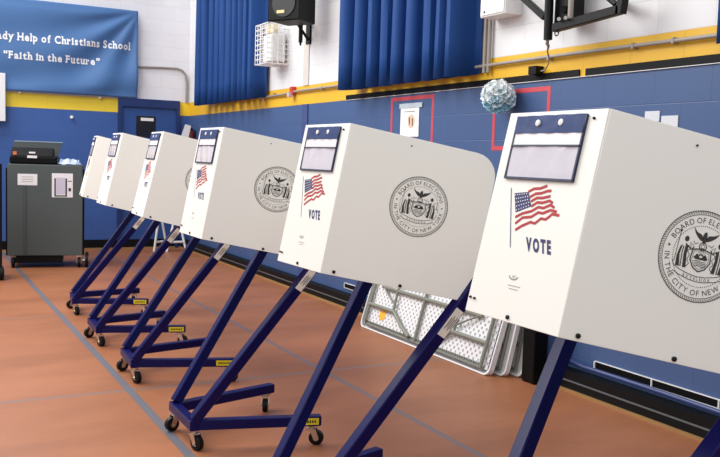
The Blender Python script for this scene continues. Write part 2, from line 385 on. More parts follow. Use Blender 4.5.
# ---- seal drawn in a unit disc
def arc(cx_, cy_, r, a0, a1, wd, n):
    out = []
    for i in range(n):
        t0 = math.radians(a0 + (a1 - a0) * i / n); t1 = math.radians(a0 + (a1 - a0) * (i + 1) / n)
        out.append([(cx_ + (r + s_ * wd / 2) * math.cos(t), cy_ + (r + s_ * wd / 2) * math.sin(t)) for t, s_ in ((t0, 1), (t1, 1), (t1, -1), (t0, -1))])
    return out
def disc(x, y, r, n=10, sy=1): return [(x + r * math.cos(6.2832 * i / n), y + r * sy * math.sin(6.2832 * i / n)) for i in range(n)]
SEAL = []      # (poly)
SEAL += arc(0, 0, .985, 0, 360, .022, 72) + arc(0, 0, .905, 0, 360, .014, 72)
for i in range(110):                                    # rope between the rings
    t = 6.28318 * i / 110; t2 = t + .035
    SEAL.append([(.925 * math.cos(t), .925 * math.sin(t)), (.925 * math.cos(t + .02), .925 * math.sin(t + .02)), (.968 * math.cos(t2 + .02), .968 * math.sin(t2 + .02)), (.968 * math.cos(t2), .968 * math.sin(t2))])
for i in range(84):
    t = 6.28318 * i / 84; SEAL.append(disc(.66 * math.cos(t), .66 * math.sin(t), .0125, 6))
GLY = []
def ringtext(txt, a_mid, span, r, h, top=True, cond=.95):
    lt, W_ = layout(txt, .0, .34, cond)
    for x, wd, vs, fs in lt:
        f = (x + wd / 2) / W_ - .5
        a = math.radians(a_mid - f * span) if top else math.radians(a_mid + f * span)
        pts = []
        for px, py in vs:
            dx = (px - wd / 2) * h; dy = (py - .5) * h
            if top: ox, oy = math.cos(a), math.sin(a); tx, ty = math.sin(a), -math.cos(a)
            else: ox, oy = -math.cos(a), -math.sin(a); tx, ty = -math.sin(a), math.cos(a)
            pts.append((math.cos(a) * r + tx * dx + ox * dy, math.sin(a) * r + ty * dx + oy * dy))
        GLY.append((pts, fs))
ringtext('BOARD OF ELECTIONS', 90, 138, .785, .125)
ringtext('IN THE CITY OF NEW YORK', 270, 172, .785, .125, False)
SEAL += [disc(-.78, .10, .028, 8), disc(.78, .10, .028, 8)]
# eagle, globe, shield, supporters, ribbon
SEAL += [[(-.30, .60), (-.20, .50), (-.09, .47), (-.03, .40), (-.06, .33), (-.12, .36), (-.18, .41), (-.24, .48)],
         [(.33, .56), (.22, .50), (.09, .47), (.03, .40), (.06, .33), (.12, .36), (.19, .40), (.26, .46)],
         [(-.05, .46), (-.02, .53), (.03, .54), (.05, .47), (.05, .34), (0, .27), (-.05, .34)]]
SEAL += arc(0, .22, .085, 0, 360, .02, 16) + arc(0, .22, .045, 0, 360, .012, 10)
sh = [(-.22, .12), (0, .17), (.22, .12), (.24, -.10), (.14, -.26), (0, -.33), (-.14, -.26), (-.24, -.10), (-.22, .12)]
SEAL += band(sh, .028) + band([(x * .82, y * .82 - .01) for x, y in sh], .010)
SEAL += [[(-.17, -.04), (-.10, .05), (-.03, -.03), (.03, -.02), (.10, .06), (.17, -.04), (.12, -.07), (-.12, -.07)]]
SEAL += arc(0, -.01, .055, 0, 180, .03, 8)
for i in range(9):
    t = math.pi * i / 8; SEAL += band([(.075 * math.cos(t), .075 * math.sin(t)), (.12 * math.cos(t), .12 * math.sin(t))], .009)
for y in (-.11, -.145, -.18, -.215): SEAL += band([(-.15 + (y + .11) * -.4, y), (-.05, y + .012), (.04, y - .006), (.14, y + .004)], .013)
for sg in (-1, 1):
    X = lambda pts: [(sg * x, y) for x, y in pts]
    SEAL += [X([(.30, -.30), (.34, -.02), (.33, .16), (.40, .22), (.41, -.02), (.38, -.31)]), X([(.46, -.30), (.50, -.04), (.47, .18), (.52, .12), (.56, -.08), (.55, -.30)])]
    SEAL += [X([(.42, -.30), (.44, .0), (.43, .14), (.455, .14), (.46, -.02), (.445, -.30)])]
    SEAL += [disc(sg * .40, .31, .052, 9, 1.2)]
    SEAL += band(X([(.34, .18), (.26, .10), (.20, .18)]), .026)
    SEAL += band(X([(.22, .20), (.30, .26), (.27, .14), (.33, .06), (.27, -.02), (.31, -.12), (.25, -.2), (.3, -.27)]), .014)
    SEAL += band(X([(.12, .28), (.2, .24), (.24, .30)]), .014)
SEAL += band([(-.60, -.22), (-.57, .44)], .014) + [disc(-.57, .46, .03, 6)]
SEAL += band([(.47, .18), (.60, .26), (.60, .02)], .016) + band([(.52, -.02), (.60, .06), (.68, -.02)], .012)
def rib(o_): return [(-.64, -.20 + o_), (-.58, -.30 + o_), (-.44, -.36 + o_), (-.2, -.42 + o_), (0, -.44 + o_), (.2, -.42 + o_), (.44, -.36 + o_), (.58, -.30 + o_), (.64, -.20 + o_)]
SEAL += band(rib(0), .014) + band(rib(-.11)[1:-1], .014)
lt, W_ = layout('EXCELSIOR', .01, .2, .9)
for x, wd, vs, fs in lt:
    f = (x + wd / 2) / W_ - .5; cx_ = f * .66; cy_ = -.49 + cx_ * cx_ * .35; sl = cx_ * .7
    GLY.append(([(cx_ + (a - wd / 2) * .062 , cy_ + (c - .5) * .062 + sl * (a - wd / 2) * .062) for a, c in vs], fs))
# ---- side panels
def side_frame(k):
    O = C0 + V3((0, k * P['p0'], 0)); e = rt * math.cos(P['fl']) + V3((0, k * math.sin(P['fl']), 0)); e.normalize()
    N = e.cross(up).normalized()
    if N.y * k < 0: N = -N
    return O, e, N
side_objs = {}
for k in (-1, 1):
    O, e, N = side_frame(k); Ls, Hh = P['Ls'], P['Hh']
    pts = [(0, 0), (Ls - .012, 0), (Ls - .003, .004), (Ls, .014)]
    for i in range(7):
        t = math.pi / 2 * i / 6; r = .085; pts.append((Ls - r + r * math.cos(t), Hh - r + r * math.sin(t)))
    pts += [(.003, Hh)]
    mb = MB(); mb.prism([O + e * x + up * y for x, y in pts], -N * .005, WHITE_PL)
    sdp = mb.build('side_panel', booth, bevel=.0015)
    if k == -1: sdp['label'] = 'white side panel facing the camera, with round black seal'
    rad = .1105; cu_, cv_ = .306, .305
    sgn = 1 if k == -1 else -1
    mp_ = lambda x, y, O=O, e=e, N=N, sgn=sgn: O + e * (cu_ + sgn * x * rad) + up * (cv_ + y * rad) + N * .001
    mb = MB()
    for i, q in enumerate(SEAL): mb.add([mp_(x, y) for x, y in q], [tuple(range(len(q)))], INK2 if i < 340 else INK)
    for q, fs in GLY: mb.add([mp_(x, y) for x, y in q], fs, INK2)
    so = mb.build('seal_emblem', sdp); so['label'] = 'round black printed seal with eagle, shield and two figures'
    for bu, bv in ((.047, .0135), (.296, .0105), (.234, .515)):
        p = O + e * bu + up * bv; r_ = .0062 if bv < .1 else .0025
        MB().tube([p, p + N * .004, p + N * .006], [r_, r_, r_ * .5], BOLT, 10).build('bolt', sdp, smooth=True)
for bu, bv in ((.182, .0125), (.013, .038), (.031, .037), (.330, .522)):
    p = front(bu, bv); r_ = .0058 if bv < .02 else .0035
    MB().tube([p, p - rt * .004, p - rt * .006], [r_, r_, r_ * .5], BOLT, 10).build('bolt', fp, smooth=True)
# writing shelf inside
mb = MB(); ee = [side_frame(-1), side_frame(1)]
q = [ee[0][0] + up * .10 + ee[0][1] * .01 + V3((0, .008, 0)), ee[0][0] + up * .10 + ee[0][1] * .50 + V3((0, .008, 0)), ee[1][0] + up * .10 + ee[1][1] * .50 - V3((0, .008, 0)), ee[1][0] + up * .10 + ee[1][1] * .01 - V3((0, .008, 0))]
mb.prism(q, up * .012, mat('grey_shelf', (190, 190, 190), .5)); mb.build('writing_shelf', booth)
SCREEN_PARTS = ['front_panel', 'document_pocket', 'side_panel', 'writing_shelf']
# ---- frame
t = .05
crossb = MB().bar((.025, -P['hf'] , P['zc'] - t / 2), (.025, P['hf'], P['zc'] - t / 2), t, t, NAVY).build('front_crossbar', booth)
for k in (-1, 1):
    a = V3((.045, k * (P['hf'] - .027), P['zc'] - t / 2)); c = V3((P['L'], k * (P['hr'] - .025), P['zc'] - t / 2))
    rl = MB().bar(a, c, t, t, NAVY).build('base_rail', booth)
    d = (c - a).normalized(); nn = V3((-d.y, d.x, 0)) * (1 if k > 0 else -1)
    if nn.y * k < 0: nn = -nn
    ctr = c - d * .065 + nn * (t / 2 + .0008)
    if k == -1:
        mb = MB(); mb.add([ctr + d * x + V3((0, 0, z)) for x, z in ((-.055, -.017), (.055, -.017), (.055, .017), (-.055, .017))], [(0, 1, 2, 3)], YELLOWL)
        for x in (-.036, -.024, -.012, 0, .012, .024, .036):
            mb.add([ctr + nn * .0004 + d * (x + a_) + V3((0, 0, z)) for a_, z in ((-.0035, -.007), (.0035, -.007), (.0035, .006), (-.0035, .006))], [(0, 1, 2, 3)], BLACK)
        mb.build('rail_label', rl)['label'] = 'yellow printed label'
    mb = MB().prism([c + d * .001 + nn * x + V3((0, 0, z)) for x, z in ((-.021, -.021), (.021, -.021), (.021, .021), (-.021, .021))], d * .003, RUBBER); mb.build('end_cap', rl)
    p0 = V3((.03, k * (P['hf'] - .023), .15)); p1 = V3((P['xt'], k * P['ht'], P['zt']))
    dd = p1 - p0; top = p0 + dd * 1.10
    post = MB().bar(p0, top, .05, .05, NAVY, up=(0, 1, 0)).build('post', booth)
    post['side'] = k
    if k == -1:
        dn = dd.normalized(); sd = V3((0, -1, 0)); sd = (sd - dn * sd.dot(dn)).normalized(); wv = dn.cross(sd).normalized()
        cc = p0 + dd * .80 + sd * (.025 + .0008)
        mb = MB(); mb.add([cc + dn * x + wv * y for x, y in ((-.06, -.019), (.06, -.019), (.06, .019), (-.06, .019))], [(0, 1, 2, 3)], LABELM)
        for i, ln in enumerate((-.010, -.003, .004, .011)):
            x0 = -.03 + .01 * (i % 2); mb.add([cc + sd * .0004 + dn * x + wv * y for x, y in ((x0, ln), (x0 + .05, ln), (x0 + .05, ln + .003), (x0, ln + .003))], [(0, 1, 2, 3)], INK)
        mb.build('post_label', post)['label'] = 'pale printed label'
# casters
def caster(x, y, ang):
    e = V3((math.cos(ang), math.sin(ang), 0)); s_ = V3((-e.y, e.x, 0)); hub = V3((x, y, .037)) + e * .024
    mb = MB(); mb.box((x - .022, y - .022, .093), (x + .022, y + .022, .098), CHROME); mb.cyl((x, y, .082), (x, y, .094), .017, CHROME, 14)
    for g in (-1, 1):
        o_ = V3((x, y, 0)) + s_ * (.019 * g)
        pr = [o_ + e * a + V3((0, 0, z)) for a, z in ((-.018, .084), (.022, .084), (.036, .048), (.034, .028), (.014, .028), (.006, .05))]
        mb.prism(pr, s_ * (.0025 * g), CHROME)
    mb.prism([V3((x, y, .080)) + e * a + s_ * c for a, c in ((-.018, -.021), (.022, -.021), (.022, .021), (-.018, .021))], (0, 0, .004), CHROME)
    mb.cyl(hub - s_ * .026, hub + s_ * .026, .005, CHROME, 8)
    mb.prism([V3((x, y, .074)) + e * a + s_ * c for a, c in ((-.03, -.012), (-.02, -.018), (.0, -.018), (.0, .018), (-.02, .018), (-.03, .012))], (0, 0, .005), CHROME)
    o = mb.build('caster', booth)
    wb = MB(); wb.tube([hub - s_ * .0155, hub - s_ * .012, hub + s_ * .012, hub + s_ * .0155], [.031, .037, .037, .031], RUBBER, 22)
    wb.cyl(hub - s_ * .0165, hub + s_ * .0165, .015, CHROME, 12); wb.build('wheel', o, smooth=True)
caster(.03, -.158, -1.2); caster(.03, .158, 3.4); caster(P['L'] - .04, -(P['hr'] - .035), -.6); caster(P['L'] - .04, P['hr'] - .035, -2.0)

BO = [(1.282, 1.678, -.0064, .008, -.0103, .0043, -.0207), (1.2472, 2.8983, .0249, -.0183, -.0075, -.0079, -.027), (1.2048, 4.1014, -.0024, -.0271, -.015, -.0033, -.0078),
      (1.2381, 5.4238, -.053, .0153, .0049, .002, .0001), (1.2355, 6.5307, -.0221, .0057, .005, .0056, .0154), (1.3013, 7.8327, -.1118, .0163, .0228, .0012, .04)]
LB = ['nearest and largest white voting booth on navy stand, cropped by the right edge',
      'second nearest voting booth, whole round seal in view, folded tables behind its stand',
      'third nearest voting booth, its stand and casters in full view, seal partly hidden',
      'fourth nearest voting booth, standing before the blue door in the row',
      'fifth nearest voting booth, narrow, directly in front of the farthest one',
      'farthest voting booth in the row, beside the grey ballot cart']
tag(booth, LB[0], 'voting booth', 'white voting booths on navy wheeled stands')
def pose(root, bo):
    root.location = (bo[0], bo[1], 0); root.rotation_euler = (0, 0, bo[2])
    c = C0.copy(); Rm = Matrix.Rotation(bo[3], 3, 'Y'); tr = c - Rm @ c + V3((bo[4], 0, bo[5]))
    da = math.atan((P['xt'] + bo[6]) / (P['zt'] - P['zc'])) - math.atan(P['xt'] / (P['zt'] - P['zc']))
    pc = V3((.03, 0, .15)); Rp = Matrix.Rotation(da, 3, 'Y'); tp = pc - Rp @ pc
    for ch in root.children:
        nm = ch.name.split('.')[0]
        if nm in SCREEN_PARTS: ch.rotation_euler = (0, bo[3], 0); ch.location = tr
        elif nm == 'post': ch.rotation_euler = (0, da, 0); ch.location = tp
copies = [booth] + [copy_tree(booth) for _ in range(5)]
for r_, bo, l_ in zip(copies, BO, LB): r_['label'] = l_; pose(r_, bo)
for ch in booth.children:      # the print sits lower on the nearest booth's panel
    if ch.name.startswith('side_panel'):
        for g in ch.children:
            if g.name.startswith('seal_emblem'): g.location = up * -.044
for o in COL.objects:
    if 'side' in o: del o['side']

# ------------------------------------------------------------------ folding tables
TOPW = mat('white_moulded_plastic', (232, 232, 234), .4, var=.02)
PIT = mat('pit_shade_grey', (176, 174, 190), .6)  # pit bottoms of the white plastic, their shade put into the colour
LEGM = mat('grey_table_steel', (128, 130, 120), .4, var=.15, scale=12)
def folding_table(detail):
    e = empty('folding_table'); LN, WD, T = 1.84, .76, (.040 if detail else .035); zo = 0 if detail else -.029; rc = -.012 if detail else -.03
    # local: x along length (towards camera), y = up the board, z = out of the underside
    r = .055; out = []
    for cx_, cy_, a0 in ((LN - r, r, -90), (LN - r, WD - r, 0), (r, WD - r, 90), (r, r, 180)):
        for i in range(7): a = math.radians(a0 + 15 * i); out.append((cx_ + r * math.cos(a), cy_ + r * math.sin(a)))
    mb = MB(); n = len(out)
    sk = [(x + (.9 - x) * .012, y + (.38 - y) * .03) for x, y in out]
    vs = [(x, y, 0) for x, y in out] + [(x, y, -T) for x, y in out] + [(x, y, 0) for x, y in sk] + [(x, y, rc) for x, y in sk]
    fs = [tuple(range(n, 2 * n))] + [(i, (i + 1) % n, n + (i + 1) % n, n + i) for i in range(n)] + [(i, 2 * n + i, 2 * n + (i + 1) % n, (i + 1) % n) for i in range(n)]
    fs += [(2 * n + i, 3 * n + i, 3 * n + (i + 1) % n, 2 * n + (i + 1) % n) for i in range(n)]
    mb.add(vs, fs, TOPW)
    if detail:
        s_ = .0275; nx = int((LN - .06) / s_); ny = int((WD - .06) / s_); x0 = (LN - nx * s_) / 2; y0 = (WD - ny * s_) / 2; z = -.012
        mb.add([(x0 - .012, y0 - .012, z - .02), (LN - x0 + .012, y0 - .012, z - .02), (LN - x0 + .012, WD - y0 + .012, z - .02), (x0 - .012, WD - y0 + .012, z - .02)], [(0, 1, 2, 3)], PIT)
        for i in range(nx):
            for j in range(ny):
                ox = x0 + i * s_; oy = y0 + j * s_; cx_ = ox + s_ / 2 + (s_ * .0); cy_ = oy + s_ / 2
                if (i + j) % 2: 
                    mb.add([(ox, oy, z), (ox + s_, oy, z), (ox + s_, oy + s_, z), (ox, oy + s_, z)], [(0, 1, 2, 3)], TOPW); continue
                a = s_ * .36
                q = [(ox, oy, z), (ox + s_, oy, z), (ox + s_, oy + s_, z), (ox, oy + s_, z), (cx_ - a, cy_ - a, z), (cx_ + a, cy_ - a, z), (cx_ + a, cy_ + a, z), (cx_ - a, cy_ + a, z),
                     (cx_ - a * .8, cy_ - a * .8, z - .012), (cx_ + a * .8, cy_ - a * .8, z - .012), (cx_ + a * .8, cy_ + a * .8, z - .012), (cx_ - a * .8, cy_ + a * .8, z - .012)]
                mb.add(q, [(0, 1, 5, 4), (1, 2, 6, 5), (2, 3, 7, 6), (3, 0, 4, 7), (4, 5, 9, 8), (5, 6, 10, 9), (6, 7, 11, 10), (7, 4, 8, 11)], TOPW)
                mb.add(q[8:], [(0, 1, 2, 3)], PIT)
    else:
        mb.add([(x, y, rc) for x, y in sk], [tuple(range(n))], TOPW)
    mb.build('tabletop', e)
    # aprons with ribs
    for yy in (.04, .38, WD - .04):
        a = MB()
        if yy == .38: a.tube([(.22, yy, .010 + zo), (LN - .22, yy, .010 + zo)], .015, LEGM)
        else:
            a.bar((.08, yy, -.004 + zo * .4), (LN - .08, yy, -.004 + zo * .4), .018, .02, LEGM, up=(0, 0, 1))
            if detail:
                for i in range(58): a.bar((.1 + i * .028, yy, -.006), (.1 + i * .028, yy + .028, -.006), .010, .012, LEGM, bev=.001)
        a.build('apron_rail', e)
    for mir in (0, 1):
        X = lambda x: LN - x if mir else x
        tubes = [([(X(.09), .05, .012), (X(.09), WD - .05, .012)], .015), ([(X(.09), .21, .014), (X(.50), .21, .014), (X(.64), .13, .014), (X(.80), .06, .014)], .016),
                 ([(X(.09), WD - .21, .014), (X(.50), WD - .21, .014), (X(.64), WD - .13, .014), (X(.80), WD - .06, .014)], .016)]
        lg = MB()
        for p_, r_ in tubes: lg.tube([(a, c, d + zo) for a, c, d in p_], r_ if detail else .012, LEGM)
        lg.build('leg_frame', e, smooth=True)
        MB().tube([(X(.49), .20, .016 + zo), (X(.47), .38, .016 + zo), (X(.49), WD - .20, .016 + zo)], .011, LEGM).build('brace', e, smooth=True)
        MB().tube([(X(.24), .38, .016 + zo), (X(.49), .26, .018 + zo)], .007, LEGM).build('locking_strut', e, smooth=True)
    MB().tube([(.885, .05, .008 + zo), (.865, WD - .05, .008 + zo)], .013, LEGM).build('centre_bar', e, smooth=True)
    return e
def place_table(e, x, y, lean, rz=0):
    # board x axis -> -y world, board y axis -> up leaning to +x, z -> -x
    Y = V3((math.sin(lean), 0, math.cos(lean))); X = V3((0, -1, 0)); Z = X.cross(Y)
    M3 = Matrix(((X.x, Y.x, Z.x), (X.y, Y.y, Z.y), (X.z, Y.z, Z.z))); M3 = Matrix.Rotation(rz, 3, 'Z') @ M3
    e.rotation_euler = M3.to_euler(); e.location = (x, y, .004)
t1 = folding_table(True); place_table(t1, 3.452, 6.39, math.radians(16.8))
tag(t1, 'folded white plastic table leaning outermost on right wall, ribbed underside and grey legs showing', 'folding table', 'folded tables leaning on the right wall')
sticker = MB(); 
for a0 in range(1): sticker.add([(.30 + .045 * (1 + .25 * (i % 2)) * math.cos(i * .5236), .155 + .045 * (1 + .25 * (i % 2)) * math.sin(i * .5236), -.0105) for i in range(12)], [tuple(range(12))], mat('orange_sticker', (238, 180, 52), .6, var=.2, scale=60))
st = sticker.build('orange_sticker', t1); st['label'] = 'orange patch'
t2 = folding_table(False); place_table(t2, 3.545, 6.33, math.radians(13.4))
tag(t2, 'middle one of three folded white tables leaning on right wall, only its edge showing', 'folding table', 'folded tables leaning on the right wall')
t3 = folding_table(False); place_table(t3, 3.638, 6.27, math.radians(10.6))
tag(t3, 'innermost of three folded white tables, closest to the right wall', 'folding table', 'folded tables leaning on the right wall')
# dark equipment trunk
tr = empty('equipment_case', (3.665, 4.34, 0))
MB().box((-.06, -.07, .012), (.055, .05, .46), BLACK).build('body', tr, bevel=.008); MB().box((-.064, -.074, .46), (.058, .054, .52), BLACK).build('lid', tr, bevel=.008)
MB().box((-.02, -.078, .40), (.01, -.07, .42), CHROME).build('latch', tr)
for y_ in (-.05, .03): MB().box((-.05, y_ - .015, 0), (.045, y_ + .015, .012), RUBBER).build('foot', tr)
tag(tr, 'black upright case on the floor between folded tables and nearest booth post', 'case')

# ------------------------------------------------------------------ curtains
CURT = mat('blue_curtain_fabric', (26, 66, 128), .6, var=.1, scale=3)
CURT.node_tree.nodes['Principled BSDF'].inputs['Specular IOR Level'].default_value = .2
def curtain(y0, y1, z0, label, seed):
    rnd = random.Random(seed); e = []
    n = int((y1 - y0) / .018); ph = 0; prof = []
    freq = 2 * math.pi / .235
    for i in range(n + 1):
        y = y0 + (y1 - y0) * i / n
        w_ = freq * y + 1.3 * math.sin(y * 2.3 + seed) + .8 * math.sin(y * 5.1 + seed * 2)
        prof.append((y, w_))
    mb = MB(); nz = 12; z1 = 5.0; vs = []
    for j in range(nz + 1):
        f = j / nz
        for y, w_ in prof:
            a = .088 + .022 * math.sin(y * 3 + seed) + .012 * math.sin(y * 7.3)
            x = WX - .13 + a * math.sin(w_) + .008 * math.sin(y * 9 + f * 3)
            zz = z0 + (z1 - z0) * f + (.018 * math.sin(w_ + .5) if j == 0 else 0)
            vs.append((x, y - .021 * math.sin(2 * w_) * (1 - f * .3) + (f - .0) * .02 * math.sin(seed), zz))
    m_ = n + 1; fs = [(j * m_ + i, j * m_ + i + 1, (j + 1) * m_ + i + 1, (j + 1) * m_ + i) for j in range(nz) for i in range(n)]
    mb.add(vs, fs, CURT); o = mb.build('curtain', smooth=True)
    s_ = o.modifiers.new('solid', 'SOLIDIFY'); s_.thickness = .006
    tag(o, label, 'curtain', 'blue curtains on the right wall')
curtain(9.50, 11.80, 2.125, 'pleated blue curtain hanging nearest the back wall corner, left of the loudspeaker', 3)
curtain(5.28, 7.30, 2.085, 'wide pleated blue curtain hanging between loudspeaker and white wall box', 5)
curtain(1.6, 3.10, 2.085, 'blue curtain edge cut off at the top right corner', 8)

# ------------------------------------------------------------------ banner
BANN = mat('blue_banner_cloth', (72, 114, 168), .55, var=.05, scale=2)
BX0, BX1, BZ0, BZ1 = -.75, 3.035, 2.225, 3.48
def bdisp(x, z):
    u = (x - BX0) / (BX1 - BX0); v = (z - BZ0) / (BZ1 - BZ0)
    # creases fanning from the top right corner and sagging along the bottom
    dx = BX1 - x; dz = BZ1 - z; a = math.atan2(dz, dx + .02); r = math.hypot(dx, dz)
    d = .030 * math.sin(a * 13) * min(1, r / .5) * math.exp(-r / 2.2)
    d += .034 * math.sin((z * 5.2 - x * 1.7) * 1.6 + 1) * (1 - v) ** 1.2 + .008 * math.sin(x * 7 + z * 3) * (1 - v)
    return d * min(1, v * 8 + .25) * min(1, (1 - v) * 10 + .1)
mb = MB(); nx, nz = 120, 46
vs = [(BX0 + (BX1 - BX0) * i / nx, WY - .07 - bdisp(BX0 + (BX1 - BX0) * i / nx, BZ0 + (BZ1 - BZ0) * j / nz), BZ0 + (BZ1 - BZ0) * j / nz) for j in range(nz + 1) for i in range(nx + 1)]
fs = [(j * (nx + 1) + i, j * (nx + 1) + i + 1, (j + 1) * (nx + 1) + i + 1, (j + 1) * (nx + 1) + i) for j in range(nz) for i in range(nx)]
mb.add(vs, fs, BANN); ban = empty('wall_banner', (0, 0, 0)); cl = mb.build('cloth', ban, smooth=True); s_ = cl.modifiers.new('solid', 'SOLIDIFY'); s_.thickness = .004; s_.offset = 1
tag(ban, 'blue cloth banner with white school lettering on the back wall', 'banner')
BLET = mat('white_banner_lettering', (240, 242, 246), .6, var=.02)
def btext(name, txt, xr, z, h, xl=None, xl_txt=None, cond=.85, bold=.03):
    lt, W_ = layout(txt, bold, .16, cond)
    if xl is not None:
        lt2, W2 = layout(xl_txt, bold, .16, cond); sx = (xr - xl) / W2
    else: sx = h
    mb = MB(); x0 = xr - W_ * sx
    chars = [c for c in txt if c != ' ']
    LOW = dict(a=(.92,), d=(.92,), H=(.1, .9), h=(.1, .88), i=(.5,), l=(.5,), n=(.1, .88), r=(.15,), f=(.4,), F=(.1,), u=(.9,), y=())
    TOP = dict(H=((.1, 1), (.9, 1)), h=((.02, 1.02),), d=((.8, 1.02),), i=((.3, .72),), l=((.3, 1.02),), n=((.02, .72),), r=((.05, .72),), p=((.02, .72),), u=((.05, .72), (.8, .72)), F=((.05, 1),), y=((.05, .72), (.95, .72)))
    def flat(x_, z_, w2, h2):
        p = [(x_ - w2, z_), (x_ + w2, z_), (x_ + w2, z_ + h2), (x_ - w2, z_ + h2)]
        mb.add([(a, WY - .0785 - bdisp(a, c), c) for a, c in p], [(0, 1, 2, 3)], BLET)
    for ch, (x, wd, vs, fs) in zip(chars, lt):
        for fr_ in LOW.get(ch, ()): flat(x0 + (x + wd * fr_) * sx, z, .17 * sx, .11 * h)
        for fr_, zz in TOP.get(ch, ()): flat(x0 + (x + wd * fr_) * sx, z + (zz - .1) * h, .14 * sx, .10 * h)
        q = [(x0 + (x + a) * sx, z + c * h) for a, c in vs]
        mb.add([(a, WY - .078 - bdisp(a, c), c) for a, c in q], fs, BLET)
    return mb.build(name, cl)
btext('lettering', 'Our Lady Help of Christians School', 2.93, 2.915, .105, 1.395, 'Help of Christians School', bold=.036)
btext('lettering', '\u201cFaith in the Future\u201d', 2.50, 2.662, .100, 1.215, '\u201cFaith in the Future\u201d', bold=.036)
# little white hooks on the back wall
for i, (x, z, l_) in enumerate(((1.427, 2.221, 'small white hook under the banner, left one'), (2.508, 2.212, 'small white hook under the banner right of the left hook'), (2.12, 1.905, 'small white fitting on blue back wall below yellow stripe'))):
    mb = MB(); mb.cyl((x, WY, z), (x, WY - .035, z), .022, WHITEMET, 12); mb.ball((x, WY - .04, z - .012), .02, WHITEMET, 6)
    o = mb.build('wall_hook', smooth=True); tag(o, l_, 'hook')
tag(MB().box((.72, WY - .12, 1.80), (1.235, WY - .10, 2.45), PAPER).build('wall_board', bevel=.004), 'white board on back wall cut off by the left edge', 'board')

# ------------------------------------------------------------------ fire extinguisher near the corner
fx = empty('fire_extinguisher', (3.755, WY - .35, 1.50))
REDP = mat('dark_red_paint', (120, 28, 28), .35)
MB().tube([(0, 0, 0), (0, 0, .02), (0, 0, .24), (0, 0, .27), (0, 0, .285)], [.05, .062, .062, .045, .02], REDP, 20).build('cylinder', fx, smooth=True)
mb = MB(); mb.box((-.018, -.03, .285), (.018, .03, .32), BLACK); mb.bar((0, 0, .33), (0, -.10, .35), .02, .008, BLACK); mb.bar((0, 0, .31), (0, -.09, .305), .02, .008, BLACK); mb.build('valve', fx)
MB().tube([(.02, 0, .30), (.07, -.01, .27), (.08, 0, .18), (.072, 0, .08)], .010, RUBBER).build('hose', fx, smooth=True)
mb = MB(); mb.prism([(-.16, -.075, .19), (-.05, -.075, .17), (-.01, -.075, .345), (-.10, -.075, .365)], (0, -.003, 0), PAPER); mb.build('tag', fx)['label'] = 'white hanging tag'
tag(fx, 'dark fire extinguisher with white tag on back wall beside the blue door', 'fire extinguisher')

# ------------------------------------------------------------------ loudspeaker
C = V3((3.46, 7.85, 2.79)); nF = V3((-.83, -.56, 0)).normalized(); uR = V3((.56, -.83, 0)).normalized()
ls = empty('loudspeaker', C)
def SP(a, d, z): return uR * a - nF * d + V3((0, 0, z))      # a along front (0 = right edge, negative = left), d depth behind
mb = MB(); mb.prism([SP(-.37, 0, 0), SP(0, 0, 0), SP(-.02, .34, 0), SP(-.35, .34, 0)], (0, 0, .62), BLACK); mb.build('cabinet', ls, bevel=.012)
mb = MB(); g = mat('speaker_grille', (36, 40, 40), .6, var=.2, scale=120)
gr = []
for i in range(28):
    t = 2 * math.pi * i / 28; gr.append((-.185 + .135 * math.cos(t), .17 + .135 * math.sin(t)))
mb.prism([SP(x, -.002, z) for x, z in gr], nF * .008, g); mb.prism([SP(x, -.002, z) for x, z in ((-.33, .36), (-.04, .36), (-.04, .57), (-.33, .57))], nF * .006, g); mb.build('grille', ls)
mb = MB(); mb.prism([SP(x, -.012, z) for x, z in ((-.26, .07), (-.17, .07), (-.17, .10), (-.26, .10))], nF * .004, mat('gold_badge', (214, 190, 140), .3, metal=.3)); mb.build('badge', ls)
tag(ls, 'black loudspeaker mounted high on the right wall between two curtains', 'loudspeaker')
bk = empty('speaker_bracket', (WX, 8.42, 2.66))
mb = MB(); mb.box((-.02, -.05, -.02), (0, .05, .30), BLACKMET); mb.build('wall_plate', bk)
mb = MB(); mb.bar((-.01, 0, .22), (-.26, -.13, .185), .03, .03, BLACKMET); mb.bar((-.01, 0, .02), (-.20, -.1, .18), .03, .02, BLACKMET); mb.build('arm', bk)
mb = MB(); mb.cyl((-.13, -.06, -.02), (-.13, -.06, .19), .022, BLACKMET, 12); mb.cyl((-.13, -.06, -.05), (-.13, -.06, -.02), .012, BLACKMET, 8); mb.build('swivel', bk, smooth=True)
tag(bk, 'black steel bracket under the loudspeaker on the right wall', 'bracket')
# ------------------------------------------------------------------ wire guard light
wg = empty('emergency_light', (WX, 8.95, 2.47))
mb = MB(); mb.box((-.20, .06, .03), (-.02, .30, .33), WHITEMET); mb.build('housing', wg, bevel=.01)
for y in (.11, .25):
    mb = MB(); mb.tube([(-.12, y, .33), (-.12, y, .38)], .015, WHITEMET); mb.tube([(-.10, y, .40), (-.17, y, .395), (-.175, y, .395)], [.045, .058, .05], mat('lamp_cream', (236, 222, 190), .3), 16); mb.build('lamp_head', wg, smooth=True)
wires = MB()
X0, X1, Y0, Y1, Z0, Z1 = -.27, -.005, 0, .36, 0, .44
for i in range(9):
    z = Z0 + (Z1 - Z0) * i / 8; wires.tube([(X1, Y0, z), (X0, Y0, z), (X0, Y1, z), (X1, Y1, z)], .0048, WHITEMET, 6)
for i in range(6):
    y = Y0 + (Y1 - Y0) * i / 5; wires.tube([(X1, y, Z0), (X0, y, Z0), (X0, y, Z1), (X1, y, Z1)], .0048, WHITEMET, 6)
for i in range(1, 4):
    x = X0 + (X1 - X0) * i / 4; wires.tube([(x, Y0, Z1), (x, Y0, Z0), (x, Y1, Z0), (x, Y1, Z1), (x, Y0, Z1)], .0048, WHITEMET, 6)
wires.build('wire_guard', wg)
